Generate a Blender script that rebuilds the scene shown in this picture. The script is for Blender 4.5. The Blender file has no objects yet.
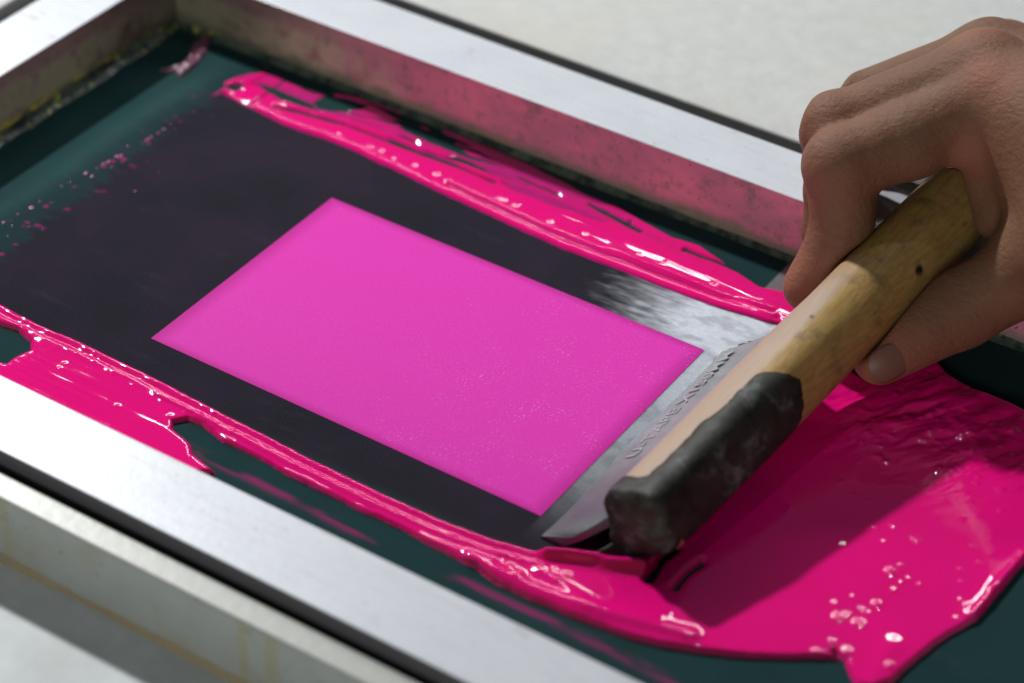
import bpy, bmesh, math, random
import numpy as np
from mathutils import Vector, Matrix

random.seed(7)
rng = np.random.RandomState(7)
S = 0.001                                   # everything below is measured in millimetres
C = bpy.context.scene.collection

# ------------------------------------------------------------------ camera
ROT = (0.90794, -0.02057, 0.58354)
CAM = np.array([359.905, -514.109, 491.380])
FPX = 2465.0
cam_d = bpy.data.cameras.new('camera'); cam = bpy.data.objects.new('camera', cam_d); C.objects.link(cam)
cam.location = tuple(CAM * S); cam.rotation_euler = ROT
cam_d.sensor_width = 36; cam_d.lens = FPX * 36 / 1024
cam_d.clip_start = 0.01; cam_d.clip_end = 50
bpy.context.scene.camera = cam

def rotm(a):
    cx, sx, cy, sy, cz, sz = (f(v) for v in a for f in (math.cos, math.sin))
    return (np.array([[cz, -sz, 0], [sz, cz, 0], [0, 0, 1]]) @ np.array([[cy, 0, sy], [0, 1, 0], [-sy, 0, cy]])
            @ np.array([[1, 0, 0], [0, cx, -sx], [0, sx, cx]]))
RM = rotm(ROT)
def at(px, py, z=0.0):                      # measured photo point -> point of the place at height z (mm)
    d = RM @ np.array([(px - 512) / FPX, -(py - 341.5) / FPX, -1.0])
    return CAM + d * ((z - CAM[2]) / d[2])
def at2(pts, z=0.0):
    return np.array([at(a, b, z)[:2] for a, b in pts])

# ------------------------------------------------------------------ helpers
def tag(o, label=None, cat=None, group=None, kind=None):
    for k, v in (('label', label), ('category', cat), ('group', group), ('kind', kind)):
        if v: o[k] = v
    return o
def empty(name, loc=(0, 0, 0)):
    o = bpy.data.objects.new(name, None); C.objects.link(o); o.location = Vector(loc) * S
    o.empty_display_size = 0.02
    return o
def mesh_obj(name, verts, faces, mat, parent=None, smooth=True):
    me = bpy.data.meshes.new(name)
    v = np.asarray(verts, dtype=float) * S
    if parent is not None: v = v - np.array(parent.location)
    me.from_pydata(v.tolist(), [], faces if isinstance(faces, list) else faces.tolist())
    me.update()
    if smooth: me.polygons.foreach_set('use_smooth', [True] * len(me.polygons))
    me.materials.append(mat)
    o = bpy.data.objects.new(name, me); C.objects.link(o)
    if parent is not None: o.parent = parent
    return o
def bm_obj(name, bm, mat, parent=None, smooth=False):
    me = bpy.data.meshes.new(name)
    bmesh.ops.recalc_face_normals(bm, faces=bm.faces)
    off = Vector(parent.location) if parent is not None else Vector((0, 0, 0))
    for v in bm.verts: v.co = v.co * S - off
    bm.to_mesh(me); bm.free()
    if smooth: me.polygons.foreach_set('use_smooth', [True] * len(me.polygons))
    me.materials.append(mat)
    o = bpy.data.objects.new(name, me); C.objects.link(o)
    if parent is not None: o.parent = parent
    return o
def prism(bm, pts, z0, z1, bev=0.0, seg=2):
    lo = [bm.verts.new((x, y, z0)) for x, y in pts]; hi = [bm.verts.new((x, y, z1)) for x, y in pts]
    n = len(pts); bm.faces.new(lo[::-1]); bm.faces.new(hi)
    for i in range(n): bm.faces.new((lo[i], lo[(i + 1) % n], hi[(i + 1) % n], hi[i]))
    if bev:
        bmesh.ops.recalc_face_normals(bm, faces=bm.faces)
        bmesh.ops.bevel(bm, geom=list(bm.edges), offset=bev, segments=seg, profile=0.5, affect='EDGES')
def add_attr(o, name, vals):
    a = o.data.attributes.new(name, 'FLOAT', 'POINT'); a.data.foreach_set('value', np.asarray(vals, dtype=np.float32).ravel())

# numpy value noise (fractal)
_T = rng.rand(256, 256)
def vnoise(x, y):
    xi = np.floor(x).astype(int); yi = np.floor(y).astype(int); fx = x - xi; fy = y - yi
    fx = fx * fx * (3 - 2 * fx); fy = fy * fy * (3 - 2 * fy)
    g = lambda a, b: _T[a & 255, b & 255]
    return (g(xi, yi) * (1 - fx) + g(xi + 1, yi) * fx) * (1 - fy) + (g(xi, yi + 1) * (1 - fx) + g(xi + 1, yi + 1) * fx) * fy
def fbm(x, y, s, o=4):
    r = 0; a = 0.5; t = 0
    for k in range(o):
        r = r + a * vnoise(x / s * 2 ** k + 17 * k, y / s * 2 ** k + 31 * k); t += a; a *= 0.5
    return r / t
def sstep(a, b, x):
    t = np.clip((x - a) / (b - a), 0, 1); return t * t * (3 - 2 * t)

# ------------------------------------------------------------------ node helper
class NM:
    def __init__(s, name):
        s.m = bpy.data.materials.new(name); s.m.use_nodes = True; s.t = s.m.node_tree; s.N = s.t.nodes; s.L = s.t.links
        s.b = s.N['Principled BSDF']; s._c = None
    def link(s, a, b): s.L.new(a, b)
    def coord(s):
        if s._c is None:
            g = s.N.new('ShaderNodeNewGeometry'); s._g = g
            mp = s.N.new('ShaderNodeVectorMath'); mp.operation = 'SCALE'; mp.inputs[3].default_value = 1000
            tc = s.N.new('ShaderNodeTexCoord')
            s.link(tc.outputs['Object'], mp.inputs[0]); s._c = mp.outputs[0]          # millimetres
        return s._c
    def scaled(s, v):
        mp = s.N.new('ShaderNodeVectorMath'); mp.operation = 'MULTIPLY'; s.link(s.coord(), mp.inputs[0]); mp.inputs[1].default_value = v
        return mp.outputs[0]
    def noise(s, size=10, detail=4, rough=0.5, vec=None, dist=0):
        n = s.N.new('ShaderNodeTexNoise'); n.inputs['Scale'].default_value = 1.0 / size; n.inputs['Detail'].default_value = detail
        n.inputs['Roughness'].default_value = rough; n.inputs['Distortion'].default_value = dist
        s.link(vec if vec is not None else s.coord(), n.inputs['Vector']); return n.outputs['Fac']
    def ramp(s, f, a, b, lo=0, hi=1):
        n = s.N.new('ShaderNodeMapRange'); n.interpolation_type = 'SMOOTHSTEP'; s.link(f, n.inputs[0])
        n.inputs[1].default_value = a; n.inputs[2].default_value = b; n.inputs[3].default_value = lo; n.inputs[4].default_value = hi
        return n.outputs[0]
    def mix(s, f, a, b, mode='MIX'):
        n = s.N.new('ShaderNodeMix'); n.data_type = 'RGBA'; n.blend_type = mode
        for sock, v in ((n.inputs[0], f), (n.inputs[6], a), (n.inputs[7], b)):
            if isinstance(v, (int, float)): sock.default_value = v
            elif isinstance(v, tuple): sock.default_value = v + (1,) if len(v) == 3 else v
            else: s.link(v, sock)
        return n.outputs[2]
    def math(s, op, a, b=0.0):
        n = s.N.new('ShaderNodeMath'); n.operation = op
        for k, v in enumerate((a, b)):
            if isinstance(v, (int, float)): n.inputs[k].default_value = v
            else: s.link(v, n.inputs[k])
        return n.outputs[0]
    def attr(s, name):
        n = s.N.new('ShaderNodeAttribute'); n.attribute_name = name; return n.outputs['Fac']
    def xyz(s):
        n = s.N.new('ShaderNodeSeparateXYZ'); s.link(s.coord(), n.inputs[0]); return n.outputs
    def normal_z(s):
        s.coord(); n = s.N.new('ShaderNodeSeparateXYZ'); s.link(s._g.outputs['True Normal'], n.inputs[0]); return n.outputs[2]
    def set(s, **k):
        for key, v in k.items():
            i = s.b.inputs[key.replace('_', ' ')]
            if isinstance(v, (int, float)): i.default_value = v
            elif isinstance(v, tuple): i.default_value = v + (1,) if len(v) == 3 else v
            else: s.link(v, i)
        return s
    def bump(s, f, dist=0.1, strength=1.0):
        n = s.N.new('ShaderNodeBump'); n.inputs['Distance'].default_value = dist * S; n.inputs['Strength'].default_value = strength
        s.link(f, n.inputs['Height'])
        if s.b.inputs['Normal'].is_linked: s.link(s.b.inputs['Normal'].links[0].from_socket, n.inputs['Normal'])
        s.link(n.outputs[0], s.b.inputs['Normal']); return s

# ------------------------------------------------------------------ materials
PINK = (0.95, 0.004, 0.235)
def m_ink():
    n = NM('wet_pink_ink'); thick = n.attr('thickness')
    cov = n.ramp(thick, 0.05, 0.85)
    thin = n.mix(n.noise(9, 4), (0.30, 0.018, 0.16), (0.55, 0.02, 0.24))
    col = n.mix(cov, thin, PINK)
    col = n.mix(n.ramp(n.noise(30, 3), 0.35, 0.7, 0, 0.22), col, (0.80, 0.004, 0.17))
    n.set(Base_Color=col, Roughness=0.4, Specular_IOR_Level=0.0, Coat_Weight=1.0, Coat_Roughness=0.028, Coat_IOR=1.75)
    n.bump(n.noise(7, 2), 0.10, 0.6); return n.m
def m_screen():
    n = NM('emulsion_coated_mesh')
    film, glare, light = n.attr('film'), n.attr('painted_glare'), n.attr('light')
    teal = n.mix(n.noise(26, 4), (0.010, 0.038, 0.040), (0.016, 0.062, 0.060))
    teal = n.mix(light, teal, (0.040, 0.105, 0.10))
    dark = n.mix(n.ramp(n.noise(38, 3), 0.3, 0.7), (0.019, 0.019, 0.026), (0.031, 0.022, 0.036))
    col = n.mix(film, teal, dark)
    col = n.mix(n.attr('pinkish'), col, (0.50, 0.02, 0.22))
    fine = n.noise(0.45, 2, 0.6)
    col = n.mix(n.ramp(fine, 0.35, 0.7, 0, 0.32), col, (0.06, 0.06, 0.075))
    col = n.mix(n.ramp(n.noise(9, 6, 0.75, n.scaled((0.25, 1, 1))), 0.55, 0.75, 0, 0.25), col, (0.07, 0.065, 0.085))
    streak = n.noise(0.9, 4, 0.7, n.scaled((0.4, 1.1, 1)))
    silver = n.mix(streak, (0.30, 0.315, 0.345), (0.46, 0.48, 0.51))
    col = n.mix(glare, col, silver)  # lamp glare painted into the mesh as silver
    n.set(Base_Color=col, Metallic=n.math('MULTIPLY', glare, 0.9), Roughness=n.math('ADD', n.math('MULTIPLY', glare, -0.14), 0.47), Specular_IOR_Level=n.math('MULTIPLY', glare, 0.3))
    n.bump(fine, 0.05, 0.7); n.bump(n.math('MULTIPLY', streak, glare), 0.12, 0.6); return n.m
def m_window():
    n = NM('printed_pink_window'); x, y, z = n.xyz()
    fine = n.noise(0.6, 3, 0.65)
    col = n.mix(fine, (0.66, 0.02, 0.38), (0.93, 0.075, 0.60))
    col = n.mix(n.ramp(n.noise(45, 3), 0.3, 0.7, 0, 0.35), col, (0.80, 0.045, 0.48))
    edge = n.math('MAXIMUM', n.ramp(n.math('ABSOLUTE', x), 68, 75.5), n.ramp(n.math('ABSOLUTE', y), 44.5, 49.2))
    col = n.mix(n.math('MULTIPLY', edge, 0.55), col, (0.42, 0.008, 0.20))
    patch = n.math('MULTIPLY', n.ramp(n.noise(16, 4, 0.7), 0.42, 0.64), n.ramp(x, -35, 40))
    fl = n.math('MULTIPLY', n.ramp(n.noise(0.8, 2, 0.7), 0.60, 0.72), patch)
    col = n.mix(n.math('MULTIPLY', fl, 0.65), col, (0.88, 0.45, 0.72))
    n.set(Base_Color=col, Roughness=0.5, Specular_IOR_Level=0.05)
    n.bump(fine, 0.05, 0.8); return n.m
def m_frame(name='stained_aluminium_frame'):
    n = NM(name); x, y, z = n.xyz(); up = n.ramp(n.normal_z(), 0.45, 0.7)
    blot = n.noise(28, 5, 0.6)
    top = n.mix(blot, (0.49, 0.51, 0.55), (0.63, 0.65, 0.685))
    wear = n.math('MULTIPLY', n.ramp(n.noise(7, 6, 0.7, n.scaled((0.35, 1, 1))), 0.56, 0.72), n.ramp(x, -80, -190))
    top = n.mix(wear, top, (0.42, 0.38, 0.36))
    top = n.mix(n.ramp(n.noise(13, 6, 0.75), 0.60, 0.70, 0, 0.6), top, (0.44, 0.38, 0.42))
    scr = n.ramp(n.noise(1.3, 5, 0.75, n.scaled((0.05, 1, 1))), 0.5, 0.68, 0, 0.35)
    top = n.mix(scr, top, (0.42, 0.43, 0.45))
    top = n.mix(n.ramp(n.noise(1.8, 3, 0.8, n.scaled((0.5, 1, 1))), 0.64, 0.72, 0, 0.6), top, (0.25, 0.24, 0.25))
    # outer walls plain dark grey; dirty inner walls: pink over the ink, olive and yellow at the left, black in the corner
    pinkw = n.mix(n.ramp(n.noise(20, 5, 0.6, n.scaled((0.6, 1, 1.4))), 0.33, 0.66), (0.50, 0.20, 0.28), (0.76, 0.23, 0.33))
    pinkw = n.mix(n.ramp(n.noise(9, 5, 0.75), 0.50, 0.66, 0, 0.8), pinkw, (0.24, 0.17, 0.17))
    pinkw = n.mix(n.ramp(n.noise(3, 5, 0.75), 0.60, 0.70, 0, 0.7), pinkw, (0.12, 0.05, 0.07))
    olive = n.mix(n.noise(17, 5, 0.65), (0.30, 0.31, 0.21), (0.60, 0.57, 0.39))
    olive = n.mix(n.ramp(n.noise(11, 4), 0.52, 0.68, 0, 0.7), olive, (0.26, 0.13, 0.15))
    olive = n.mix(n.ramp(n.math('ADD', z, n.math('MULTIPLY', n.noise(14, 4), 10)), 20, 25, 0, .7), olive, (0.33, 0.21, 0.22))
    olive = n.mix(n.ramp(n.noise(5, 5, 0.75), 0.56, 0.7, 0, .7), olive, (0.10, 0.09, 0.06))
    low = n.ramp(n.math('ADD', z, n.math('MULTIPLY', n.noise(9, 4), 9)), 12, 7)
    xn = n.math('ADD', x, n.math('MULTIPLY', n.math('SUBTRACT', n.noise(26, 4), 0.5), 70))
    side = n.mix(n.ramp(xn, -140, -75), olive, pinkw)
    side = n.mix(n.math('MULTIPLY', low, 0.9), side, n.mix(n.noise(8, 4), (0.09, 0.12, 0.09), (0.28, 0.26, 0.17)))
    yel = n.math('MULTIPLY', n.ramp(n.math('ADD', z, n.math('MULTIPLY', n.noise(6, 3), 5)), 9.5, 5), n.math('MULTIPLY', n.ramp(n.noise(9, 4, 0.7), 0.44, 0.56), n.ramp(y, 108, 85)))
    side = n.mix(n.math('MULTIPLY', yel, n.ramp(x, -150, -185)), side, (0.66, 0.60, 0.05))
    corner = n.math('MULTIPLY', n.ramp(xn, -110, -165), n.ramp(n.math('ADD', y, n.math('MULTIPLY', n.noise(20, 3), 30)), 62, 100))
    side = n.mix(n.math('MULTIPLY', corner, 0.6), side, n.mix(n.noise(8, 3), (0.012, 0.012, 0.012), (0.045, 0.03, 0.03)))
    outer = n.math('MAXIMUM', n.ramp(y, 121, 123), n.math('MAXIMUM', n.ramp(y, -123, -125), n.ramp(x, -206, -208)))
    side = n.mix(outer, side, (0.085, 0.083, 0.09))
    specks = n.ramp(n.noise(1.6, 2, 0.5), 0.70, 0.76)
    side = n.mix(specks, side, (0.02, 0.015, 0.015))
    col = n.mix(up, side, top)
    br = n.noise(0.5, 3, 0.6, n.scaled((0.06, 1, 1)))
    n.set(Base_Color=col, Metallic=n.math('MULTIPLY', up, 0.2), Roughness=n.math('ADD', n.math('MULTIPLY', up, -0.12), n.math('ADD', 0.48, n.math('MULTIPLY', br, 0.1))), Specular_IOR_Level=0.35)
    n.bump(br, 0.04, 0.4); n.bump(n.noise(3, 4, 0.6), 0.10, 0.5); return n.m
def m_glue():
    n = NM('old_ink_crusted_tape'); x, y, z = n.xyz(); a = n.noise(7, 5, 0.65)
    col = n.mix(n.ramp(a, 0.35, 0.65), (0.015, 0.03, 0.026), (0.08, 0.11, 0.08))
    col = n.mix(n.math('MULTIPLY', n.ramp(n.noise(5, 4), 0.56, 0.66, 0, .7), n.ramp(x, -150, -190)), col, (0.45, 0.45, 0.06))
    n.set(Base_Color=col, Roughness=0.22, Specular_IOR_Level=0.6); n.bump(n.noise(2.2, 3), 0.5, 0.8); return n.m
def m_worktop():
    n = NM('speckled_white_worktop')
    col = n.mix(n.noise(6, 5, 0.65), (0.48, 0.485, 0.465), (0.70, 0.71, 0.69))
    col = n.mix(n.ramp(n.noise(55, 4), 0.42, 0.7, 0, 0.5), col, (0.60, 0.59, 0.50))
    col = n.mix(n.ramp(n.noise(7, 4, 0.7), 0.70, 0.76, 0, 0.7), col, (0.30, 0.29, 0.42))
    n.set(Base_Color=col, Roughness=0.5, Specular_IOR_Level=0.3); n.bump(n.noise(1.5, 3), 0.1, 0.5); return n.m
def m_table():
    n = NM('worn_pale_table')
    col = n.mix(n.noise(5, 5, 0.65), (0.54, 0.58, 0.585), (0.76, 0.80, 0.80))
    col = n.mix(n.ramp(n.noise(35, 4), 0.4, 0.7, 0, 0.6), col, (0.48, 0.52, 0.50))
    n.set(Base_Color=col, Roughness=0.55, Specular_IOR_Level=0.3); n.bump(n.noise(1.5, 3), 0.1, 0.4); return n.m
def m_rail():
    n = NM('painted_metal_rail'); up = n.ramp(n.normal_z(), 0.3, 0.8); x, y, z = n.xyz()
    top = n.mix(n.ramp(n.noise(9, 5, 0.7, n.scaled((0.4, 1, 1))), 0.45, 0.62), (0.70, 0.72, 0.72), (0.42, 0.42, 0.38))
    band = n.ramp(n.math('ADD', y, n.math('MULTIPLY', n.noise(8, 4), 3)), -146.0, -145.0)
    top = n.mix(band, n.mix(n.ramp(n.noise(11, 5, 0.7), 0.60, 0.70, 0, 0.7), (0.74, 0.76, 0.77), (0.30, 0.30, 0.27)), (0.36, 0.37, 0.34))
    face = n.mix(n.noise(10, 5, 0.65), (0.25, 0.28, 0.26), (0.38, 0.41, 0.39))
    xw = n.math('ADD', x, n.math('MULTIPLY', n.noise(5, 3), 1.6))
    for px_, py_, w_ in ((25, 515, 1.2), (256, 640, 1.3), (288, 650, 1.6)):
        x0 = float(at(px_, py_, 8)[0]) + .8
        dd = n.ramp(n.math('ABSOLUTE', n.math('SUBTRACT', xw, x0)), w_ * 2.4, w_ * .2, 0, 0.45)
        face = n.mix(dd, face, (0.30, 0.28, 0.10))
    face = n.mix(n.ramp(n.noise(14, 5, 0.7), 0.5, 0.7, 0, 0.6), face, (0.30, 0.29, 0.20))
    face = n.mix(n.ramp(n.noise(5, 4, 0.7), 0.60, 0.70, 0, 0.6), face, (0.17, 0.15, 0.12))
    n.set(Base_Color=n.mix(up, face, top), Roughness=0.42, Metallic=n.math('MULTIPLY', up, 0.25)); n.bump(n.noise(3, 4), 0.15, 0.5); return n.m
def m_yellow():
    n = NM('yellowed_sealant')
    n.set(Base_Color=n.mix(n.noise(6, 5, 0.7), (0.24, 0.22, 0.16), (0.36, 0.30, 0.15)), Roughness=0.5); n.bump(n.noise(2, 3), 0.4); return n.m
def m_wood():
    n = NM('stained_bamboo_wood'); ax = n.scaled((1, 1, 1))
    x, y, z = n.xyz()
    grain = n.noise(1.0, 4, 0.6, n.scaled((0.9, 0.05, 0.9)), 0.3)
    col = n.mix(n.ramp(grain, 0.3, 0.7), (0.34, 0.20, 0.065), (0.46, 0.30, 0.10))
    col = n.mix(n.ramp(n.noise(20, 4, 0.6, n.scaled((1, 0.5, 1))), 0.5, 0.68, 0, 0.75), col, (0.46, 0.35, 0.07))
    col = n.mix(n.ramp(n.noise(14, 5, 0.65), 0.50, 0.68, 0, 0.75), col, (0.18, 0.12, 0.05))
    col = n.mix(n.ramp(n.noise(4, 4, 0.7), 0.60, 0.72, 0, 0.5), col, (0.14, 0.10, 0.06))
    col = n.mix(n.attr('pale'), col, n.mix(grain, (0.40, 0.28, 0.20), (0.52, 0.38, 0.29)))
    col = n.mix(n.attr('knot'), col, (0.01, 0.01, 0.012))
    n.set(Base_Color=col, Roughness=0.5, Specular_IOR_Level=0.3); n.bump(grain, 0.12, 0.5); return n.m
def m_crust():
    n = NM('dried_black_ink_crust'); a = n.noise(9, 6, 0.7)
    col = n.mix(n.ramp(a, 0.3, 0.6), (0.010, 0.010, 0.007), (0.032, 0.031, 0.024))
    col = n.mix(n.ramp(n.noise(13, 6, 0.72), 0.52, 0.70, 0, 0.85), col, (0.13, 0.15, 0.145))
    n.set(Base_Color=col, Roughness=0.55, Specular_IOR_Level=0.3); n.bump(n.noise(2.5, 5, 0.7), 0.25, 0.7); return n.m
def m_blade():
    n = NM('grey_rubber_blade'); a = n.noise(6, 5, 0.6)
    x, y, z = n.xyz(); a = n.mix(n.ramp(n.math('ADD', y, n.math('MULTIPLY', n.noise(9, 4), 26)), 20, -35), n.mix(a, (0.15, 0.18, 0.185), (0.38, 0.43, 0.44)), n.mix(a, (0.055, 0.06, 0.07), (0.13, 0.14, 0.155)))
    n.set(Base_Color=a, Roughness=0.34, Specular_IOR_Level=0.8, Metallic=0.0)
    n.bump(n.noise(1.6, 4), 0.15, 0.6); return n.m
def m_letters():
    n = NM('embossed_letters'); n.set(Base_Color=n.mix(n.noise(2.5, 4), (0.24, 0.27, 0.28), (0.50, 0.54, 0.55)), Roughness=0.3, Metallic=0.0); return n.m
def m_skin():
    n = NM('skin'); red, crease = n.attr('red'), n.attr('crease')
    col = n.mix(n.noise(12, 4, 0.6), (0.150, 0.074, 0.040), (0.235, 0.123, 0.070))
    col = n.mix(red, col, (0.46, 0.145, 0.10))
    col = n.mix(n.ramp(n.noise(3.0, 4, 0.7), 0.5, 0.72, 0, 0.3), col, (0.24, 0.105, 0.065))
    col = n.mix(crease, col, (0.17, 0.075, 0.05))
    n.set(Base_Color=col, Roughness=0.55, Specular_IOR_Level=0.22, Subsurface_Weight=0.12, Subsurface_Scale=0.004)
    n.b.inputs['Subsurface Radius'].default_value = (1.0, 0.35, 0.2)
    v = n.N.new('ShaderNodeTexVoronoi'); v.inputs['Scale'].default_value = 0.8; n.link(n.coord(), v.inputs['Vector'])
    n.bump(v.outputs['Distance'], 0.14, 0.5); n.bump(n.noise(2.2, 5, 0.7, n.scaled((0.6, 1, 1))), 0.75, 0.9); n.bump(crease, 0.5, -0.8); return n.m
def m_nail():
    n = NM('fingernail'); n.set(Base_Color=(0.185, 0.090, 0.060), Roughness=0.5, Subsurface_Weight=0.1, Subsurface_Scale=0.002); return n.m
MT = {k: f() for k, f in dict(ink=m_ink, screen=m_screen, window=m_window, frame=m_frame, glue=m_glue, worktop=m_worktop, table=m_table,
      rail=m_rail, yellow=m_yellow, wood=m_wood, crust=m_crust, blade=m_blade, letters=m_letters, skin=m_skin, nail=m_nail).items()}

# ------------------------------------------------------------------ the printing screen
H = 24.4                                     # height of the frame's top above the mesh
YFI, YFO, YNI, YNO, XLI, XLO = 109.3, 134.7, -111.2, -137.3, -194.5, -220.0
XRI, XRO = 300.0, 326.0
screen = empty('printing_screen', (0, 0, 0))
tag(screen, 'aluminium framed printing screen with dark green mesh and a pink rectangular opening', 'printing screen')
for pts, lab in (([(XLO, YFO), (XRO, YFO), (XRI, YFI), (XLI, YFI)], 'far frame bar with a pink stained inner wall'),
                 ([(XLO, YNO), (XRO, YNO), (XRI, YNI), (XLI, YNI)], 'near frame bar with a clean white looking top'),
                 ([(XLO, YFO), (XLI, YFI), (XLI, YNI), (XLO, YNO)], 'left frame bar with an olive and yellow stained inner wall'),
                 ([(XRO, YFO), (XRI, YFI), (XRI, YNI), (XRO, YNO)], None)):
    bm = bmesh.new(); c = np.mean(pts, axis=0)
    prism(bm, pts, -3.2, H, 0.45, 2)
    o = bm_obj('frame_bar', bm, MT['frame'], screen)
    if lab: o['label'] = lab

def grid(x0, x1, y0, y1, st):
    xs = np.arange(x0, x1 + st * .5, st); ys = np.arange(y0, y1 + st * .5, st)
    X, Y = np.meshgrid(xs, ys); return X, Y
def grid_faces(shape, keep=None):
    ny, nx = shape; i = np.arange(ny * nx).reshape(ny, nx)
    f = np.stack([i[:-1, :-1], i[:-1, 1:], i[1:, 1:], i[1:, :-1]], -1).reshape(-1, 4)
    if keep is not None:
        k = keep.ravel(); f = f[k[f].any(axis=1)]
    return f
def compact(V, F, *attrs):
    u = np.unique(F); m = -np.ones(len(V), int); m[u] = np.arange(len(u))
    return (V[u], m[F]) + tuple(a.ravel()[u] for a in attrs)

# mesh fabric
BX = 79.8                                    # where the blade touches the mesh
X, Y = grid(XLI + .2, XRI - .2, YNI + .2, YFI - .2, 0.8)
wob = (fbm(X, Y, 10) - .5) * 7 + (fbm(X * .15, Y * 1.0, 1.4, 3) - .5) * 14
leftedge = sstep(-154, -143, X + wob + 0.05 * (Y))
film = leftedge * sstep(-70, -63, Y + 0 * X) * sstep(84, 79, Y) * (X < 110)
film = np.maximum(film, 0.35 * sstep(-168, -150, X + wob) * (X < 100) * sstep(90, 78, Y) * sstep(-80, -66, Y))
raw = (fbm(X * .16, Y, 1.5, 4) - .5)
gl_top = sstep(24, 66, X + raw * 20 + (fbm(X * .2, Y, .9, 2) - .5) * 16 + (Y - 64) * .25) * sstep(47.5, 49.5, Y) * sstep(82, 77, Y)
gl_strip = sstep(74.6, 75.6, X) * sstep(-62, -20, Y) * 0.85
painted_glare = np.clip(np.maximum(gl_top, gl_strip), 0, 1) * (X < 112) * (0.78 + 0.22 * sstep(.30, .55, fbm(X * .5, Y, 2.5)))  # mask of the painted lamp sheen, beyond the opening and along the blade
painted_glare = painted_glare * (0.45 + 0.55 * sstep(-50, 45, Y))
light = 0.45 * np.exp(-((X + 163 + (fbm(X, Y, 40) - .5) * 6) / 5) ** 2) + 0.35 * np.exp(-((X + 178) / 7) ** 2) * fbm(X, Y, 25)  # pale bands: the lit strip beyond the wall's shadow, painted into the colour
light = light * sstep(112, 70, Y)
dots = sstep(.80, .86, fbm(X * .45, Y, 1.6, 2)) * np.exp(-((X + 150) / 6) ** 2) * .9
smear = 0.55 * sstep(.42, .6, fbm(X * .15, Y, 4)) * np.exp(-((Y + 85.0 + (fbm(X, Y * 0, 30) - .5) * 3) / 1.5) ** 2) * (X > -75)
cornsm = 0
Z = (fbm(X, Y, 60, 2) - .5) * .2
V = np.stack([X, Y, Z * 0], -1).reshape(-1, 3)
F = grid_faces(X.shape)
inside = (np.abs(V[:, 0]) < 74.2) & (np.abs(V[:, 1]) < 47.8)
F = F[~inside[F].all(axis=1)]
V, F, a1, a2, a3, a4 = compact(V, F, film, painted_glare, light, np.clip(dots + smear, 0, 1))
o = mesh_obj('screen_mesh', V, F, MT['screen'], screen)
for nme, a in (('film', a1), ('painted_glare', a2), ('light', a3), ('pinkish', a4)): add_attr(o, nme, a)
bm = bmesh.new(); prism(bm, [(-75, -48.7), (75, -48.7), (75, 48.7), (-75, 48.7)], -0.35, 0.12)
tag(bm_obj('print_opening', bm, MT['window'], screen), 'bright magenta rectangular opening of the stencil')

# tape and old ink bead along the inner walls
def bead(p0, p1, inward, r, seed, name='sealing_tape'):
    n = 260; p0 = np.array(p0, float); p1 = np.array(p1, float); d = (p1 - p0); inward = np.array(inward, float)
    Vv = []; K = 9
    for i in range(n + 1):
        t = i / n; p = p0 + d * t
        w = r * (0.75 + 1.1 * float(fbm(np.array([i * .35 + seed * 31]), np.array([seed * 7.]), 6)[0]))
        for k in range(K):
            u = k / (K - 1)
            ox = w * (u ** 1.0); oz = 0.75 * w * (1 - u) ** 2.0
            j = (float(vnoise(np.array([i * .6]), np.array([k * .9 + seed * 5]))[0]) - .5) * 0.7 * (1 if 0 < k < K - 1 else 0)
            q = p + inward * (ox - 0.3); Vv.append((q[0], q[1], oz + j * .5 + (0.02 if k == K - 1 else 0.1) - (0.3 if k == K - 1 else 0)))
    Ff = [(i * K + k, i * K + k + 1, (i + 1) * K + k + 1, (i + 1) * K + k) for i in range(n) for k in range(K - 1)]
    return mesh_obj(name, Vv, Ff, MT['glue'], screen)
bead((XLI, YFI), (XRI, YFI), (0, -1), 2.3, 1)
bead((XLI, YNI), (XLI, YFI), (1, 0), 3.4, 2)
bead((XLI, YNI), (XRI, YNI), (0, 1), 3.0, 3)

# ------------------------------------------------------------------ surroundings
bm = bmesh.new()
prism(bm, [(-232, 146), (460, 146), (460, 640), (-620, 640), (-620, -137), (-232, -137)], 14, 20.5, 1.2, 3)
tag(bm_obj('worktop', bm, MT['worktop']), kind='structure')
bm = bmesh.new(); prism(bm, [(-900, -700), (900, -700), (900, 900), (-900, 900)], -40, -5)
tag(bm_obj('table', bm, MT['table']), kind='structure')
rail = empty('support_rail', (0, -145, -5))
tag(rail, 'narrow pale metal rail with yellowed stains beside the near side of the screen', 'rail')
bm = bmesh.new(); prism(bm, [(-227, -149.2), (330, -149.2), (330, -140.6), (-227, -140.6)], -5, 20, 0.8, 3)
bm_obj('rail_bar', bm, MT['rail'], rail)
Vv = []; n = 300
for i in range(n + 1):
    x = -226 + 555 * i / n; w = .7 + 1.0 * float(fbm(np.array([i * .8]), np.array([3.]), 7)[0])
    Vv += [(x, -148.9, -5 + w * 1.9), (x, -149.3 - w * .45, -5 + w * 1.0), (x, -149.4 - w * 1.0, -5.1)]
Ff = [(i * 3 + k, i * 3 + k + 1, i * 3 + k + 4, i * 3 + k + 3) for i in range(n) for k in range(2)]
mesh_obj('sealant_line', Vv, Ff, MT['yellow'], rail)

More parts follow.
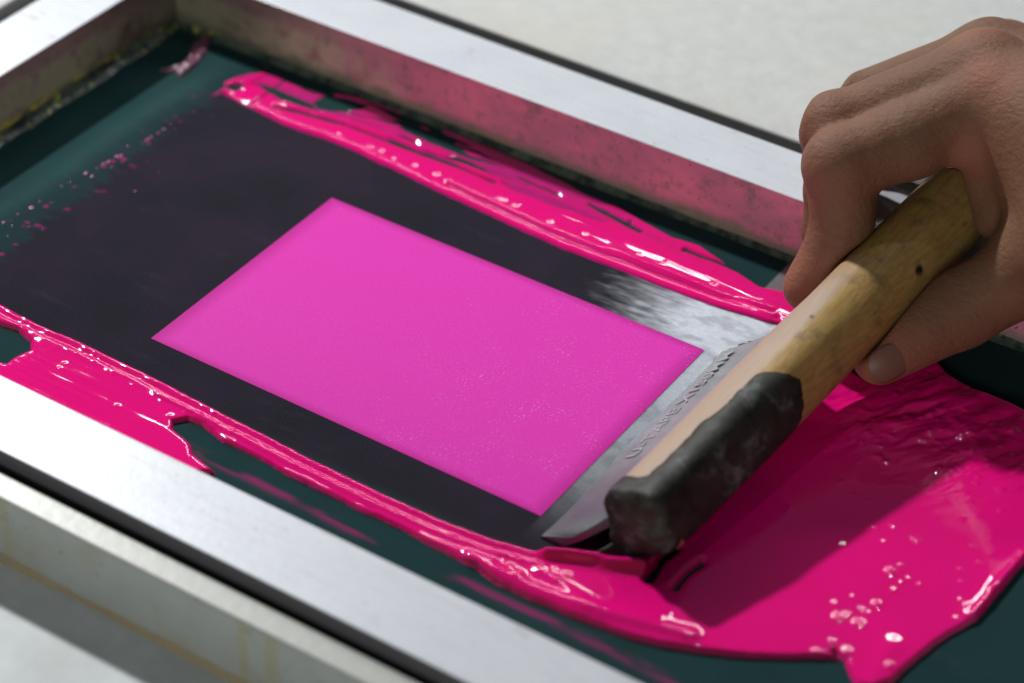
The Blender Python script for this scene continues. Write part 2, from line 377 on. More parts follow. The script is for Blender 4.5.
# ------------------------------------------------------------------ ink
def seg_dist(X, Y, a, b):
    ax, ay = a; bx, by = b; dx, dy = bx - ax, by - ay; L = dx * dx + dy * dy + 1e-9
    t = np.clip(((X - ax) * dx + (Y - ay) * dy) / L, 0, 1)
    return np.hypot(X - ax - t * dx, Y - ay - t * dy), t
def poly_sd(X, Y, poly):
    d = np.full(X.shape, 1e9); ins = np.zeros(X.shape, bool); n = len(poly)
    for i in range(n):
        a = poly[i]; b = poly[(i + 1) % n]
        d = np.minimum(d, seg_dist(X, Y, a, b)[0])
        c = ((a[1] > Y) != (b[1] > Y)) & (X < (b[0] - a[0]) * (Y - a[1]) / (b[1] - a[1] + 1e-12) + a[0]); ins ^= c
    return np.where(ins, d, -d)
def line_d(X, Y, pts):
    d = np.full(X.shape, 1e9)
    for a, b in zip(pts[:-1], pts[1:]): d = np.minimum(d, seg_dist(X, Y, a, b)[0])
    return d
def ink_object(name, poly, holes, base, ridges, grooves, bumps, label, st=0.5, extra=None, edge_w=0.65, thin=None):
    p = at2(poly); x0, y0 = p.min(0) - 2; x1, y1 = p.max(0) + 2
    x1 = min(x1, XRI - 3); y0 = max(y0, YNI + .4)
    X, Y = grid(x0, x1, y0, y1, st)
    X2 = X + (fbm(X, Y, 7, 3) - .5) * .9; Y2 = Y + (fbm(X + 90, Y, 7, 3) - .5) * .7
    sd = poly_sd(X2, Y2, p)
    for h in holes: sd = np.minimum(sd, -poly_sd(X2, Y2, at2(h)))
    for g, w in grooves: sd = np.minimum(sd, line_d(X2, Y2, at2(g)) - w * (0.35 + 1.3 * fbm(X, Y, 8, 2)))
    if thin is not None:                      # dragged ragged gaps where the film is thin
        sd = np.where(thin(X, Y) < .55, np.minimum(sd, (.665 - fbm(X * .13, Y, 3.2, 3)) * 14), sd)
    T = base * (0.85 + 0.3 * fbm(X, Y, 26, 2))
    T = T + (fbm(X * .04, Y, 1.5, 3) - .5) * (.09 + .10 * sstep(60, 80, np.abs(Y)) * sstep(-20, 60, X)) * (X < 95)          # lines dragged along by the blade
    if thin is not None: T = np.maximum(T, .2) * thin(X, Y)
    T = np.maximum(T, .06)
    if extra is not None: T = T + extra(X, Y)
    for r, amp, w in ridges:
        d = line_d(X2, Y2, at2(r)); T = T + amp * np.exp(-(d / w) ** 2)
    for (bx, by), r, a in bumps:
        q = at2([(bx, by)])[0]; m = np.exp(-(((X - q[0]) ** 2 + (Y - q[1]) ** 2) / r ** 2)); T = T + a * m
    ew = np.minimum(edge_w, 0.4 + T)
    u = np.clip(sd / np.maximum(ew, .3), -1, 1)
    prof = np.where(u > 0, np.sqrt(np.clip(1 - (1 - u) ** 2, 0, 1)), 0)
    Zh = np.where(sd > 0, T * prof + .16 * np.clip(sd / .5, 0, 1), sd * .8)
    V = np.stack([X, Y, np.maximum(Zh, -.3)], -1).reshape(-1, 3)
    F = grid_faces(X.shape, Zh > -0.28)
    V, F, th = compact(V, F, np.clip(Zh, 0, 9))
    o = mesh_obj(name, V, F, MT['ink']); add_attr(o, 'thickness', th)
    tag(o, label, 'ink'); return o

far_low = [(250, 108), (285, 126), (345, 147), (400, 173), (445, 195), (500, 221), (560, 248), (610, 267), (660, 286), (720, 308), (770, 323)]
far_poly = [(208, 97), (222, 93)] + [(a, b) for a, b in far_low] + [(800, 330), (830, 330), (812, 300), (786, 294), (760, 288), (735, 271), (700, 247), (672, 238), (645, 223), (620, 208), (590, 196),
            (560, 180), (530, 165), (500, 152), (470, 140), (440, 127), (410, 116), (380, 105), (350, 96), (320, 90), (290, 83), (270, 75), (250, 74), (236, 78), (224, 84), (225, 87), (240, 84), (246, 86), (237, 93), (224, 91)]
def shift(l, dx, dy): return [(a + dx, b + dy) for a, b in l]
def far_thin(X, Y):                           # the squeegee has thinned the ink towards the far wall
    t = sstep(88.5, 91.5, Y + (fbm(X * .25, Y, 6) - .5) * 8) * sstep(75, 0, X + (fbm(X, Y, 12) - .5) * 50)
    return 1 - t * (0.62 + .36 * sstep(.42, .6, fbm(X * .25, Y, 5)))
specks = []
for k in range(70):
    a = random.random() * 540; x = 240 + a; y = 100 + a * .405 + random.random() * 8 - 4 - (18 if random.random() < .4 else 0) - a * .01
    specks.append(((x, y), random.uniform(.5, .9), random.uniform(.1, .22)))
ink_object('ink_ridge', far_poly,
           [[(313, 103), (325, 96), (345, 98), (368, 105), (362, 110), (335, 112), (318, 109)]], 0.7,
           [(shift(far_low, 1, -4), .45, 1.2), (shift(far_low[4:], 3, -9), -.75, .6), (shift(far_low[4:], 4, -13), .3, .8), ([(262, 76), (240, 88), (222, 93)], .8, 1.5),
            ([(285, 104), (345, 121), (400, 141), (450, 159), (500, 182)], .5, 1.0), ([(610, 250), (700, 288), (775, 318)], .6, 1.0),
            ([(300, 90), (360, 118), (440, 142)], .25, 1.0)],
           [([(274, 108), (300, 114), (345, 126), (400, 147), (450, 165), (495, 184)], .75), ([(252, 107), (268, 95), (284, 82)], .30),
            ([(345, 112), (370, 118), (395, 124)], .5), ([(470, 163), (530, 187)], .12), ([(685, 251), (730, 268), (788, 290)], .9), ([(520, 178), (560, 196)], .5), ([(590, 205), (640, 232)], .7)],
           specks, 'long bright pink band of wet ink along the far side of the swept mesh', thin=far_thin)

near_top = [(-60, 274), (0, 306), (40, 326), (100, 353), (160, 383), (220, 414), (280, 445), (330, 470), (380, 495), (440, 522), (490, 541), (545, 556), (600, 562)]
pool_poly = near_top + [(640, 548), (700, 470), (760, 395), (800, 350), (870, 385), (905, 372), (925, 357), (935, 361), (950, 378), (975, 391), (1000, 400), (1024, 412), (1070, 436),
             (1110, 470), (1090, 530), (1050, 535), (1024, 563), (1002, 590), (975, 621), (947, 638), (920, 658), (904, 672), (892, 684), (872, 692), (856, 688), (850, 676), (846, 667), (840, 662),
             (831, 660), (777, 660), (725, 657), (658, 647), (617, 635), (569, 617), (528, 600), (500, 587), (476, 570), (435, 549), (399, 529), (361, 512), (338, 500), (297, 481), (273, 467), (252, 456), (223, 443), (203, 427), (188, 421), (173, 424), (172, 430), (181, 438), (191, 447), (193, 457), (215, 474), (180, 480), (100, 440), (0, 395), (-60, 366)]
def pool_extra(X, Y):
    d = X - 96                                # ink banked up in front of the blade
    e = 4.5 * np.exp(-((d - 6) / 16) ** 2) * sstep(-58, -40, Y) * sstep(80, 60, Y) * (X > 84)
    e = e + (fbm(X, Y, 34, 2) - .45) * 1.3 * sstep(95, 125, X)
    e = e + (fbm(X * 1.3 - Y * .5, Y * .5, 6, 3) - .5) * 3.0 * np.exp(-((X - 148) / 36) ** 2 - ((Y - 60) / 24) ** 2)
    return e
bumps = []
for px, py, r in [(490, 566, 1.5), (506, 560, 1.1), (518, 580, 1.9), (534, 566, 1.3), (557, 585, 1.5), (567, 580, 1.5), (556, 597, 1.0), (511, 572, .9), (468, 548, .9), (509, 546, 1.0), (478, 532, .8),
                  (684, 642, 1.1), (837, 622, 1.6), (876, 609, 1.7), (858, 628, 1.8), (815, 658, 1.5), (846, 656, 1.6), (890, 577, 1.6), (915, 545, 1.2), (892, 530, 1.2), (876, 533, 1.0), (962, 524, .9), (889, 672, 1.6), (846, 618, 1.0),
                  (861, 613, 1.0), (900, 571, .9), (831, 645, .9), (937, 445, 1.3), (890, 440, 1.3), (885, 424, 1), (882, 438, .8), (943, 450, 1), (970, 457, 1.6), (994, 440, 1.4), (1012, 436, 2.2), (1000, 450, .9), (1010, 458, 1.0),
                  (957, 472, 1.0), (935, 477, 1.0), (1017, 473, 1.2), (986, 462, .9), (970, 436, 1.3), (990, 426, 1), (936, 412, 1.3), (955, 422, 1.3), (925, 377, 1.2), (940, 380, 1.0), (970, 388, 1.2), (981, 398, .9), (895, 398, 1.2),
                  (105, 350, .8), (115, 376, 1.0), (65, 368, .8), (60, 372, .7), (35, 336, 1.0), (118, 410, .8), (186, 397, .9), (170, 420, .8), (12, 316, 1.1), (28, 330, .9), (42, 338, 1.0)]:
    bumps.append(((px, py), r * .8, r * (.30 if px > 450 else .25)))
for k in range(150):
    a = random.random(); x = 20 + a * 540; y = 322 + a * 255 + random.uniform(-3, 16)
    bumps.append(((x, y), random.uniform(.5, .9), random.uniform(.1, .22)))
for k in range(45):
    q = random.random(); bumps.append(((850 + 175 * q, 385 + 40 * q + random.random() * 75), random.uniform(.7, 1.5), random.uniform(.2, .45)))
for k in range(60):
    bumps.append(((random.uniform(820, 1020), random.uniform(390, 640)), random.uniform(.6, .9), random.uniform(.1, .2)))
ink_object('ink_pool', pool_poly,
           [[(-30, 312), (0, 326), (20, 333), (31, 343), (31, 352), (14, 360), (6, 366), (-30, 352)]], 1.5,
           [(shift(near_top, -1, 4), .3, 1.0), (shift(near_top, -2, 9), -.35, .8), (shift(near_top[4:12], -4, 14), .4, .8), (shift(near_top[1:6], -2, 14), .2, 1.0), (shift(near_top[5:11], -6, 23), .3, .7), (shift(near_top[5:9], -6, 19), -.25, .6),
            ([(470, 562), (530, 592), (600, 618), (690, 640)], 1.3, 2.4), ([(540, 575), (590, 610), (660, 622)], .8, 2.5), ([(872, 685), (885, 660), (893, 648)], .35, 3),
            ([(975, 621), (1002, 590), (1030, 560)], .9, 3), ([(548, 557), (575, 562), (612, 570), (640, 574)], 3.2, 2.2)],
           [([(648, 583), (660, 566), (676, 553)], 1.5), ([(675, 592), (690, 575), (702, 566)], 1.2), ([(834, 655), (844, 664)], .8), ([(14, 315), (60, 336)], .2)],
           bumps, 'bright pink ink pool at right, running into a band along the near side', extra=pool_extra, edge_w=1.5)

# small flecks and smears of ink lying on the mesh and the walls
def fleck(name, pts, z, label, mat, cat='ink smear'):
    p = at2(pts, 0); x0, y0 = p.min(0) - 1; x1, y1 = p.max(0) + 1
    X, Y = grid(x0, x1, y0, y1, .3); X2 = X + (fbm(X, Y, 3) - .5) * 1.6; Y2 = Y + (fbm(X + 50, Y, 3) - .5) * 1.6
    sd = poly_sd(X2, Y2, p); Zh = np.where(sd > 0, z * np.sqrt(np.clip(sd / 1.2, 0, 1)) * (.5 + fbm(X, Y, 3)), sd)
    V = np.stack([X, Y, np.maximum(Zh, -.3)], -1).reshape(-1, 3); V, F, th = compact(V, grid_faces(X.shape, Zh > -.28), np.clip(Zh, 0, 9))
    o = mesh_obj(name, V, F, mat); add_attr(o, 'thickness', th); tag(o, label, cat); return o
def m_smear():
    n = NM('old_mauve_ink'); n.set(Base_Color=n.mix(n.noise(5, 4), (0.07, 0.03, 0.05), (0.28, 0.10, 0.16)), Roughness=0.2); n.bump(n.noise(2, 3), .3); return n.m
fleck('ink_smear', [(162, 69), (178, 66), (186, 60), (196, 42), (208, 34), (213, 38), (205, 55), (192, 70), (180, 78), (176, 73), (160, 72)], 1.2,
      'dull mauve curl of old ink near the far left corner of the screen', m_smear())
k = 0
def m_spot():
    n = NM('pink_spatter'); n.set(Base_Color=(0.62, 0.03, 0.30), Roughness=0.25); return n.m
SP = m_spot()
sv, sf = [], []
for px, py, r in [(86, 173, 1.2), (92, 176, .8), (109, 161, .9), (117, 156, 1.0), (121, 155, .8), (103, 164, .6), (147, 140, 1.1), (151, 137, .9), (164, 129, .9), (158, 133, .6), (112, 166, .5), (62, 186, .5), (31, 207, .9), (33, 208, .7),
                  (18, 214, .7), (4, 222, .8), (12, 226, .5), (40, 201, .5), (135, 191, .6), (159, 172, .4), (128, 146, .6), (97, 168, .5), (43, 229, .4), (8, 236, .4), (70, 182, .4), (142, 143, .5), (170, 124, .5)]:
    c = at(px, py, 0); b = len(sv); m = 8; rr = r * .62
    for j in range(m):
        a = 2 * math.pi * j / m; q = rr * random.uniform(.6, 1.3); sv.append((c[0] + q * .7 * math.cos(a), c[1] + q * 1.5 * math.sin(a), -.02))
    sv.append((c[0], c[1], .28 * rr + .05))
    sf += [(b + j, b + (j + 1) % m, b + m) for j in range(m)]
tag(mesh_obj('ink_spatter', sv, sf, SP), 'scattered tiny pink ink specks on green mesh left of the swept area', 'ink spatter', kind='stuff')

# ------------------------------------------------------------------ the squeegee
sq = empty('squeegee', (100, 0, 0))
tag(sq, 'wooden handled squeegee, lower part crusted black, grey blade pressed on the mesh', 'squeegee')
AN = np.array([108.3, -47.0, 14.0]); AF = np.array([125.6, 130.0, 36.2])
axis = (AF - AN) / np.linalg.norm(AF - AN); LEN = np.linalg.norm(AF - AN)
side = np.cross(axis, [0, 0, 1]); side /= np.linalg.norm(side); upv = np.cross(side, axis)
def handle_ring(t, ang, grow=0.0):
    # t 0 near .. 1 far; a slightly boxy round bar
    r = 11.9 + 1.5 * min(1, max(0, (t - .3) / .5)) + 0.25 * math.sin(t * 5) + grow
    k = min(1.0, max(0.0, 1.35 - t * 2.4)); e = 2 + 2.0 * k
    turn = math.radians(-24); ca, sa = math.cos(ang + turn), math.sin(ang + turn)
    rr = r / ((abs(ca) ** e + abs(sa) ** e) ** (1 / e)) * (1 - .10 * k)
    return rr * math.cos(ang), rr * math.sin(ang)
NR, NS = 150, 96
def loft(grow, end_round=True, noise=None):
    Vv = []
    for i in range(NR + 1):
        t = i / NR; s = t * LEN; sc = 1.0
        if s < 2: sc = math.sqrt(max(0, 1 - ((2 - s) / 2.8) ** 2))
        if LEN - s < 7: sc = math.sqrt(max(0, 1 - ((7 - (LEN - s)) / 7.6) ** 2))
        for j in range(NS):
            a = 2 * math.pi * j / NS
            g = grow if not noise else noise(s, a)
            u, v = handle_ring(t, a, g)
            Vv.append(AN + axis * s + (side * u + upv * v) * sc)
    b = len(Vv); Vv += [AN, AF]
    Ff = [(i * NS + j, i * NS + (j + 1) % NS, (i + 1) * NS + (j + 1) % NS, (i + 1) * NS + j) for i in range(NR) for j in range(NS)]
    Ff += [((j + 1) % NS, j, b) for j in range(NS)] + [(NR * NS + j, NR * NS + (j + 1) % NS, b + 1) for j in range(NS)]
    return np.array(Vv), Ff
Vh, Fh = loft(0)
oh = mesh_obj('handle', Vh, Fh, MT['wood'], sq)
rel = Vh - AN; s_ = rel @ axis; u_ = rel @ side; v_ = rel @ upv; ang = np.arctan2(v_, u_)       # side points to +x
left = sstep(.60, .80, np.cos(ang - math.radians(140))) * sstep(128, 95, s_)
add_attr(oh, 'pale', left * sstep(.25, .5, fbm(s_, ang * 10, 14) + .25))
kq = AN + axis * 0
def on_handle(px, py):                       # nearest handle vertex seen at a photo point
    best = None
    for z in np.arange(20, 52, .5):
        p = at(px, py, z); dd = np.linalg.norm(np.cross(p - AN, axis)) - 13.4
        if best is None or abs(dd) < best[0] - 1e-6 and (best[1][2] < z or True): best = (abs(dd), p) if (best is None or abs(dd) < best[0]) else best
    return best[1]
kn = np.zeros(len(Vh))
for (px, py), r in (((920, 270), 1.9), ((812, 315), .9), ((806, 321), .7), ((876, 314), .6), ((845, 240), .5)):
    zs = [z for z in np.arange(60, 10, -.25) if np.linalg.norm(np.cross(at(px, py, z) - AN, axis)) < 13.4]
    if zs: kn = np.maximum(kn, sstep(1.3 * r, .6 * r, np.linalg.norm(Vh - at(px, py, zs[0]), axis=1)))
add_attr(oh, 'knot', kn)
def crust_noise(s, a):
    # wraps everything of the lower bar except its left flank
    left = math.cos(a - math.radians(135))
    lim = 58 + 9 * math.cos(a - .9) - 8 * max(0, left) + 5 * (float(fbm(np.array([a * 8 + 20]), np.array([4.]), 3)[0]) - .5)
    m1 = (lim - s) * .22
    m2 = (0.80 + .11 * max(0, 1 - s / 40) - left) * 7.0 + max(0, 8 - s) * .6 + (float(fbm(np.array([s]), np.array([a * 10 + 9]), 11)[0]) - .5) * 1.6
    h = min(m1, m2, .45)
    return max(-1.2, h) + (float(fbm(np.array([s]), np.array([a * 13 + 40]), 6)[0]) - .5) * .55 * (h > 0.2)
Vc, Fc = loft(0, noise=crust_noise)
Vc[:, :] = Vc
# the ragged near end droops down to the ink
s2 = (Vc - AN) @ axis; low = sstep(9, -2, s2)
nz = (fbm(Vc[:, 0] * 1.0, Vc[:, 2] * 1.0, 4) - .5)
Vc = Vc + low[:, None] * (np.array([-3.0, -4.5, 0]) * (1 - np.clip((Vc[:, 2] - 2) / 18, 0, 1))[:, None] - axis * ((nz + .5) * 5)[:, None])
tag(mesh_obj('ink_crust', Vc, Fc, MT['crust'], sq), 'black crust of dried ink over the lower bar')
# blade: a leaning strip from the mesh up into the bar
nb = 90; Vb = []
y0, y1 = -56.5, 50.5
for i in range(nb + 1):
    t = i / nb; y = y0 + (y1 - y0) * t
    s = (y - AN[1]) / axis[1]; c = AN + axis * s
    top = c + np.array([-7.5, 0, -2.0]); bot = np.array([BX + (.6 * math.sin(t * 9)), y, 0.1])
    d = top - bot; d /= np.linalg.norm(d); nn = np.array([-d[2], 0, d[0]]); nn /= np.linalg.norm(nn)
    dive = min(1, (i / 9.0)) ** .6; top = bot + (top - bot) * (.35 + .65 * dive) + np.array([0, 0, -2.2 * (1 - dive)])
    Vb += [bot + d * 0.6 + nn * .0 + np.array([0, 0, .35]), top + nn * 1.6 * dive, top - nn * 1.6, bot + np.array([2.6, 0, -.05]), bot]
K = 5
Fb = [(i * K + k, i * K + (k + 1) % K, (i + 1) * K + (k + 1) % K, (i + 1) * K + k) for i in range(nb) for k in range(K)]
Fb += [tuple(range(K))[::-1], tuple(nb * K + k for k in range(K))]
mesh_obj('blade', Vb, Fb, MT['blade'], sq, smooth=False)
# embossed writing on the blade
cu = bpy.data.curves.new('lettering', 'FONT'); cu.body = 'U-TAPE X150MM'; cu.size = 1.0; cu.extrude = 0.035; cu.space_character = 1.08; cu.offset = 0.012
to = bpy.data.objects.new('lettering_tmp', cu); C.objects.link(to)
bpy.context.view_layer.update()
me = bpy.data.meshes.new_from_object(to.evaluated_get(bpy.context.evaluated_depsgraph_get()))
bpy.data.objects.remove(to)
vs = np.array([v.co[:] for v in me.vertices]); w = vs[:, 0].max(); hgt = vs[:, 1].max()
ya, yb = -16.0, 46.0
out = []
for vx, vy, vz in vs:
    y = ya + (yb - ya) * vx / w; s = (y - AN[1]) / axis[1]; c = AN + axis * s
    top = c + np.array([-7.5, 0, -2.0]); bot = np.array([BX, y, 0.45]); d = top - bot
    nn = np.array([-d[2], 0, d[0]]); nn /= np.linalg.norm(nn); L = np.linalg.norm(d); d /= L; topf = top + nn * 1.6
    vis = 10.0
    q = bot + (topf - bot) / np.linalg.norm(topf - bot) * (vis - 4.6 * vy / hgt) + nn * (.34 + vz * 2.5)
    out.append(q * S - np.array(sq.location))
me.vertices.foreach_set('co', np.array(out).ravel()); me.update(); me.materials.clear(); me.materials.append(MT['letters'])
ol = bpy.data.objects.new('lettering', me); C.objects.link(ol); ol.parent = sq
# black dried lump at the far end of the blade
for lumps in (((82, 49.5, 1.6), (84.5, 50.5, 2.3), (87, 48, 1.8), (88, 51.5, 2.8), (91, 52.5, 3.0), (93.5, 51, 3.0), (81, 46.5, 1.1)),):
    Vv = []; Ff = []
    for bx, by, r in lumps:
        bmt = bmesh.new(); bmesh.ops.create_icosphere(bmt, subdivisions=3, radius=r)
        b = len(Vv)
        for v in bmt.verts:
            k = 1 + .55 * (float(fbm(np.array([v.co.x * 2 + bx]), np.array([v.co.y * 2 + v.co.z * 2 + by]), 2.2)[0]) - .5)
            Vv.append((bx + v.co.x * k * 1.1, by + v.co.y * k * 1.25, (bx - 82) * .55 + v.co.z * k * .75))
        Ff += [tuple(b + v.index for v in f.verts) for f in bmt.faces]; bmt.free()
    mesh_obj('dried_lump', Vv, Ff, MT['crust'], sq)

cp = at2([(612, 536), (600, 551), (581, 563), (604, 571), (640, 569), (672, 552), (690, 525), (668, 505), (640, 515)])
X, Y = grid(cp[:, 0].min() - 2, cp[:, 0].max() + 2, cp[:, 1].min() - 2, cp[:, 1].max() + 2, .4)
sd = poly_sd(X + (fbm(X, Y, 4) - .5) * 2.2, Y + (fbm(X + 60, Y, 4) - .5) * 2.2, cp)
Zh = np.where(sd > 0, 9.5 * (1 - np.exp(-sd / 5.5)) * (.8 + .4 * fbm(X, Y, 6)) + .8 * np.clip(sd, 0, 1), sd)
V = np.stack([X, Y, np.maximum(Zh, -.3)], -1).reshape(-1, 3); V, F = compact(V, grid_faces(X.shape, Zh > -.28))
mesh_obj('dried_lump', V, F, MT['crust'], sq)

# ------------------------------------------------------------------ the hand
J = lambda px, py, z: at(px, py, z)
idx = [J(990, 103, 75), J(842, 166, 60), J(843, 236, 37), J(808, 287, 21)]
mid = [J(980, 76, 78), J(838, 129, 62), J(838, 188, 40), J(826, 232, 24)]
rng_ = [J(990, 60, 70), J(852, 109, 54), J(850, 165, 36), J(846, 212, 20)]
lit = [J(1005, 58, 58), J(872, 100, 44), J(862, 148, 30), J(858, 190, 18)]
thb = [J(1105, 240, 62), J(1040, 263, 42), J(960, 310, 26), J(880, 357, 16)]
wrist = J(1165, 165, 78)
farm = wrist + np.array([150., -38, 14])
for nme, ch in (('idx', idx), ('mid', mid), ('ring', rng_), ('lit', lit), ('thumb', thb)):
    print(nme, [round(float(np.linalg.norm(b - a)), 1) for a, b in zip(ch[:-1], ch[1:])], [tuple(np.round(p, 1)) for p in ch])
print('wrist', wrist)
def capsule(P, a, b, ra, rb):
    ab = b - a; L = float(ab @ ab); t = np.clip(((P - a) @ ab) / L, 0, 1)
    return np.linalg.norm(P - a - t[..., None] * ab, axis=-1) - (ra + (rb - ra) * t)
def smin(a, b, k):
    h = np.clip(.5 + .5 * (b - a) / k, 0, 1); return b * (1 - h) + a * h - k * h * (1 - h)
def finger(P, c, r):
    d = capsule(P, c[0], c[1], r[0], r[1])
    m = (c[1] + c[2]) / 2
    d = smin(d, capsule(P, c[1], c[2], r[1], r[2]), 2.0)
    d = smin(d, capsule(P, c[2], c[3], r[2], r[3]), 2.0)
    # fleshy belly of the first joint, on the palm side
    q = c[0] * .45 + c[1] * .55 + np.array([4, -1, -3.]) * .4
    d = smin(d, np.linalg.norm(P - q, axis=-1) - r[1] * .98, 4)
    for jn, rr in ((c[1], r[1]), (c[2], r[2])):                          # bony knuckles
        d = smin(d, np.linalg.norm(P - (jn + (jn - (c[0] + c[3]) / 2) * .06), axis=-1) - rr * .98, 3)
    return d
def hand_sdf(P):
    fi = finger(P, idx, (13.0, 11.6, 10.2, 8.3)); fm = finger(P, mid, (13.0, 11.6, 10.0, 8.3))
    fr = finger(P, rng_, (12.5, 11.0, 9.4, 8)); fl = finger(P, lit, (11.5, 9.5, 8.2, 7))
    d = smin(fi, fm, 1.6); d = smin(d, fr, 1.6); d = smin(d, fl, 1.6)
    palm = capsule(P, idx[0], wrist + [0, -12, 2], 13.5, 21)
    palm = smin(palm, capsule(P, mid[0], wrist + [0, 0, 4], 13.0, 21), 7)
    palm = smin(palm, capsule(P, rng_[0], wrist + [0, 12, 0], 13.0, 20), 7)
    palm = smin(palm, capsule(P, lit[0], wrist + [0, 16, -6], 12, 18), 7)
    palm = smin(palm, capsule(P, thb[0], thb[1], 19, 14.5), 10)
    palm = smin(palm, capsule(P, thb[0], idx[0] + [12, -4, -8], 18, 12), 10)
    palm = smin(palm, capsule(P, thb[1] + [4, 4, 6], idx[0] + [10, -2, -12], 11, 9), 8)
    palm = smin(palm, capsule(P, wrist, farm, 25, 30), 14)
    d = smin(d, palm, 6)
    d = smin(d, capsule(P, J(993, 160, 58), J(1005, 212, 44), 10.5, 10.5), 5)
    # extensor tendons and knuckles
    for c in (idx, mid):
        d = smin(d, np.linalg.norm(P - (c[0] + [2, 1, 4.5]), axis=-1) - 10.8, 5)
    th = capsule(P, thb[1], thb[2], 13.6, 12.0); th = smin(th, capsule(P, thb[2], thb[3], 12.0, 8.9), 3)
    th = smin(th, np.linalg.norm(P - (thb[1] + [0, -1, 2]), axis=-1) - 14.3, 4)
    d = smin(d, th, 6)
    # pinch of skin where finger meets palm above the bar end
    d = smin(d, np.linalg.norm(P - J(972, 146, 66), axis=-1) - 7.5, 5)
    # the bar itself presses into the flesh
    rel = P - AN; s = rel @ axis; rad = np.linalg.norm(rel - s[..., None] * axis, axis=-1)
    bar = np.maximum(rad - 13.5, np.maximum(s - LEN - .2, -s))
    return -smin(-d, bar, 1.5)
def surface_nets(f, lo, hi, h):
    nx, ny, nz = [int((b - a) / h) + 1 for a, b in zip(lo, hi)]
    D = np.empty((nx, ny, nz), np.float32)
    ys = lo[1] + h * np.arange(ny); zs = lo[2] + h * np.arange(nz)
    for i0 in range(0, nx, 16):
        xs = lo[0] + h * np.arange(i0, min(nx, i0 + 16))
        P = np.stack(np.meshgrid(xs, ys, zs, indexing='ij'), -1); D[i0:i0 + len(xs)] = f(P)
    D[0] = D[-1] = 5; D[:, 0] = D[:, -1] = 5; D[:, :, 0] = D[:, :, -1] = 5
    Ins = D < 0
    cs = np.zeros((nx - 1, ny - 1, nz - 1), int); corners = [(a, b, c) for a in (0, 1) for b in (0, 1) for c in (0, 1)]
    sl = lambda A, c: A[c[0]:A.shape[0] - 1 + c[0], c[1]:A.shape[1] - 1 + c[1], c[2]:A.shape[2] - 1 + c[2]]
    for c in corners: cs += sl(Ins, c)
    act = (cs > 0) & (cs < 8); ids = -np.ones(act.shape, int); idxs = np.argwhere(act); ids[act] = np.arange(len(idxs))
    acc = np.zeros((len(idxs), 3)); cnt = np.zeros(len(idxs))
    for a in corners:
        for ax in range(3):
            if a[ax]: continue
            b = list(a); b[ax] = 1
            da = D[idxs[:, 0] + a[0], idxs[:, 1] + a[1], idxs[:, 2] + a[2]]; db = D[idxs[:, 0] + b[0], idxs[:, 1] + b[1], idxs[:, 2] + b[2]]
            m = (da < 0) != (db < 0); t = np.where(m, da / np.where(m, da - db, 1), 0)
            p = np.array(a, float)[None] + 0 * idxs; p = p.astype(float); p[:, ax] += t
            acc += np.where(m[:, None], p, 0); cnt += m
    V = (idxs + acc / cnt[:, None]) * h + np.array(lo)
    F = []
    for ax in range(3):
        o1, o2 = [k for k in range(3) if k != ax]
        A = Ins; s0 = [slice(None)] * 3; s1 = [slice(None)] * 3; s0[ax] = slice(0, -1); s1[ax] = slice(1, None)
        ch = A[tuple(s0)] != A[tuple(s1)]
        e = np.argwhere(ch); e = e[(e[:, o1] > 0) & (e[:, o2] > 0) & (e[:, o1] < D.shape[o1] - 1) & (e[:, o2] < D.shape[o2] - 1)]
        flip = A[e[:, 0], e[:, 1], e[:, 2]]
        def g(d1, d2):
            q = e.copy(); q[:, o1] -= d1; q[:, o2] -= d2; return ids[q[:, 0], q[:, 1], q[:, 2]]
        quad = np.stack([g(1, 1), g(0, 1), g(0, 0), g(1, 0)], -1)
        if ax == 1: flip = ~flip
        quad[~flip] = quad[~flip][:, ::-1]; F.append(quad)
    return V, np.concatenate(F)
lo = [78, 10, 1]; hi = [372, 215, 122]
Vhnd, Fhnd = surface_nets(hand_sdf, lo, hi, 1.2)
# light relaxation
E_ = np.concatenate([Fhnd[:, [0, 1]], Fhnd[:, [1, 2]], Fhnd[:, [2, 3]], Fhnd[:, [3, 0]]]); E_ = np.concatenate([E_, E_[:, ::-1]])
for it in range(4):
    acc = np.zeros_like(Vhnd); np.add.at(acc, E_[:, 0], Vhnd[E_[:, 1]]); cnt = np.bincount(E_[:, 0], minlength=len(Vhnd))[:, None]
    Vhnd = Vhnd * .5 + acc / np.maximum(cnt, 1) * .5
hand = mesh_obj('person', Vhnd, Fhnd, MT['skin'])
red = np.zeros(len(Vhnd)); cre = np.zeros(len(Vhnd))
for p, r, a in ((J(985, 68, 92), 9, .42), (J(1000, 78, 90), 9, .3), (J(970, 146, 66), 10, .6), (idx[2], 12, .25), (mid[1], 13, .25), (idx[1], 14, .25), (idx[3], 14, .6), (thb[3], 15, .45), (J(885, 180, 50), 12, .3), (J(980, 35, 90), 10, .3)):
    red = np.maximum(red, a * np.exp(-(np.linalg.norm(Vhnd - p, axis=1) / r) ** 2))
for c in (idx, mid, rng_, thb):
    for k in (1, 2):
        j = c[k]; nrm = c[min(k + 1, 3)] - c[k - 1]; nrm /= np.linalg.norm(nrm)
        s = (Vhnd - j) @ nrm; rr = np.linalg.norm(Vhnd - j, axis=1)
        cre = np.maximum(cre, .75 * np.exp(-(rr / 15) ** 2) * np.clip(np.sin(s * 1.9) * 1.6 - .7, 0, 1) * (np.abs(s) < 6))
add_attr(hand, 'red', red); add_attr(hand, 'crease', cre)
tag(hand, 'bare brown hand gripping the squeegee handle, forearm leaving to the right', 'person')
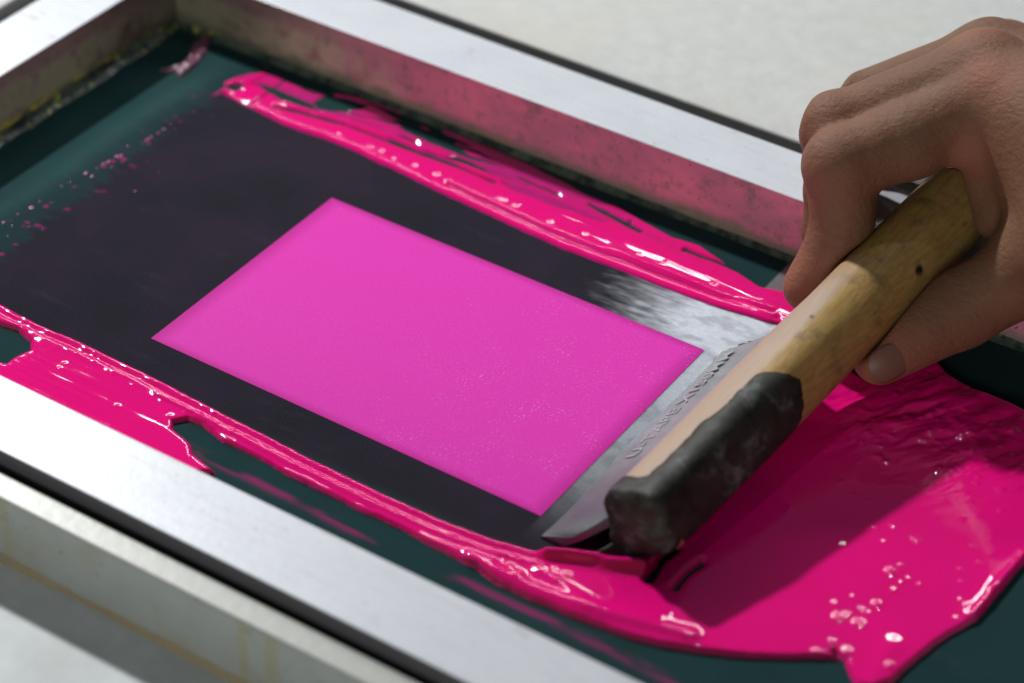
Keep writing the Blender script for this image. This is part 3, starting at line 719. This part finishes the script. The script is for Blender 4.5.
# thumb nail: a thin curved plate on the back of the thumb
tdir = thb[3] - thb[2]; tdir /= np.linalg.norm(tdir)
vw = CAM - thb[3]; vw = vw - (vw @ tdir) * tdir; vw /= np.linalg.norm(vw); outw = vw * .75 + np.array([.45, -.35, -.1]); outw -= (outw @ tdir) * tdir; outw /= np.linalg.norm(outw)
tv = np.cross(outw, tdir)
Vn, Fn = [], []; NU, NV = 14, 10
for i in range(NU + 1):
    for j in range(NV + 1):
        u = i / NU * 2 - 1; v = j / NV * 2 - 1
        w_ = math.sqrt(max(0, 1 - abs(u) ** 3.5)) * 6.3; th_ = v * w_ / 8.9
        rad = 9.0 - .25 * (1 - 0) * (u * .5 + .5) * 0 + .25 * (1 - v * v) * (1 - u * u)
        Vn.append(thb[3] + tdir * (u * 6.2 + 1.0) + (outw * math.cos(th_) + tv * math.sin(th_)) * (rad - .035 * max(0, u * 6.2 + 1) ** 2))
Fn = [(i * (NV + 1) + j, i * (NV + 1) + j + 1, (i + 1) * (NV + 1) + j + 1, (i + 1) * (NV + 1) + j) for i in range(NU) for j in range(NV)]
nail = mesh_obj('thumbnail', Vn, Fn, MT['nail'], hand)
sm = nail.modifiers.new('thickness', 'SOLIDIFY'); sm.thickness = .0004; sm.offset = 0

# ------------------------------------------------------------------ light
w = bpy.data.worlds.new('World'); bpy.context.scene.world = w; w.use_nodes = True
bg = w.node_tree.nodes['Background']; bg.inputs[0].default_value = (0.80, 0.88, 1.0, 1); bg.inputs[1].default_value = 0.058
def lamp(name, direction, dist, size, power, color, target=(60, 0, 0)):
    d = Vector(direction).normalized(); ld = bpy.data.lights.new(name, 'AREA'); ld.shape = 'RECTANGLE'; ld.size, ld.size_y = size
    ld.energy = power; ld.color = color
    o = bpy.data.objects.new(name, ld); C.objects.link(o); o.location = Vector(target) * S + d * dist
    o.rotation_euler = d.to_track_quat('Z', 'Y').to_euler(); return o
lamp('ceiling_lamp', (-.69, .30, .62), 1.7, (.09, .055), 26.5, (1.0, 1.0, 1.0))
lamp('ceiling_lamp', (-.02, .45, .89), 1.7, (.05, .04), 1.3, (.95, .97, 1.0))
lamp('fill_lamp', (.2, -.90, .21), 1.9, (1.0, .3), 10, (1.0, .97, .93), (0, 60, 10))  # unseen soft fill, added to brighten the walls facing the camera
lamp('ceiling_tube', (-.373, .704, .602), 1.5, (1.3, .05), 5, (.93, .97, 1.0), (56, 60, 0))

# ------------------------------------------------------------------ render settings
cam_d.dof.use_dof = True
foc = at(470, 380, 0); fwd = RM @ np.array([0, 0, -1.0])
cam_d.dof.focus_distance = float((foc - CAM) @ fwd) * S; cam_d.dof.aperture_fstop = 7.0
sc = bpy.context.scene
sc.view_settings.view_transform = 'Standard'; sc.view_settings.look = 'None'; sc.view_settings.gamma = 1; sc.view_settings.exposure = 0
sc.render.resolution_x = 1024; sc.render.resolution_y = 683
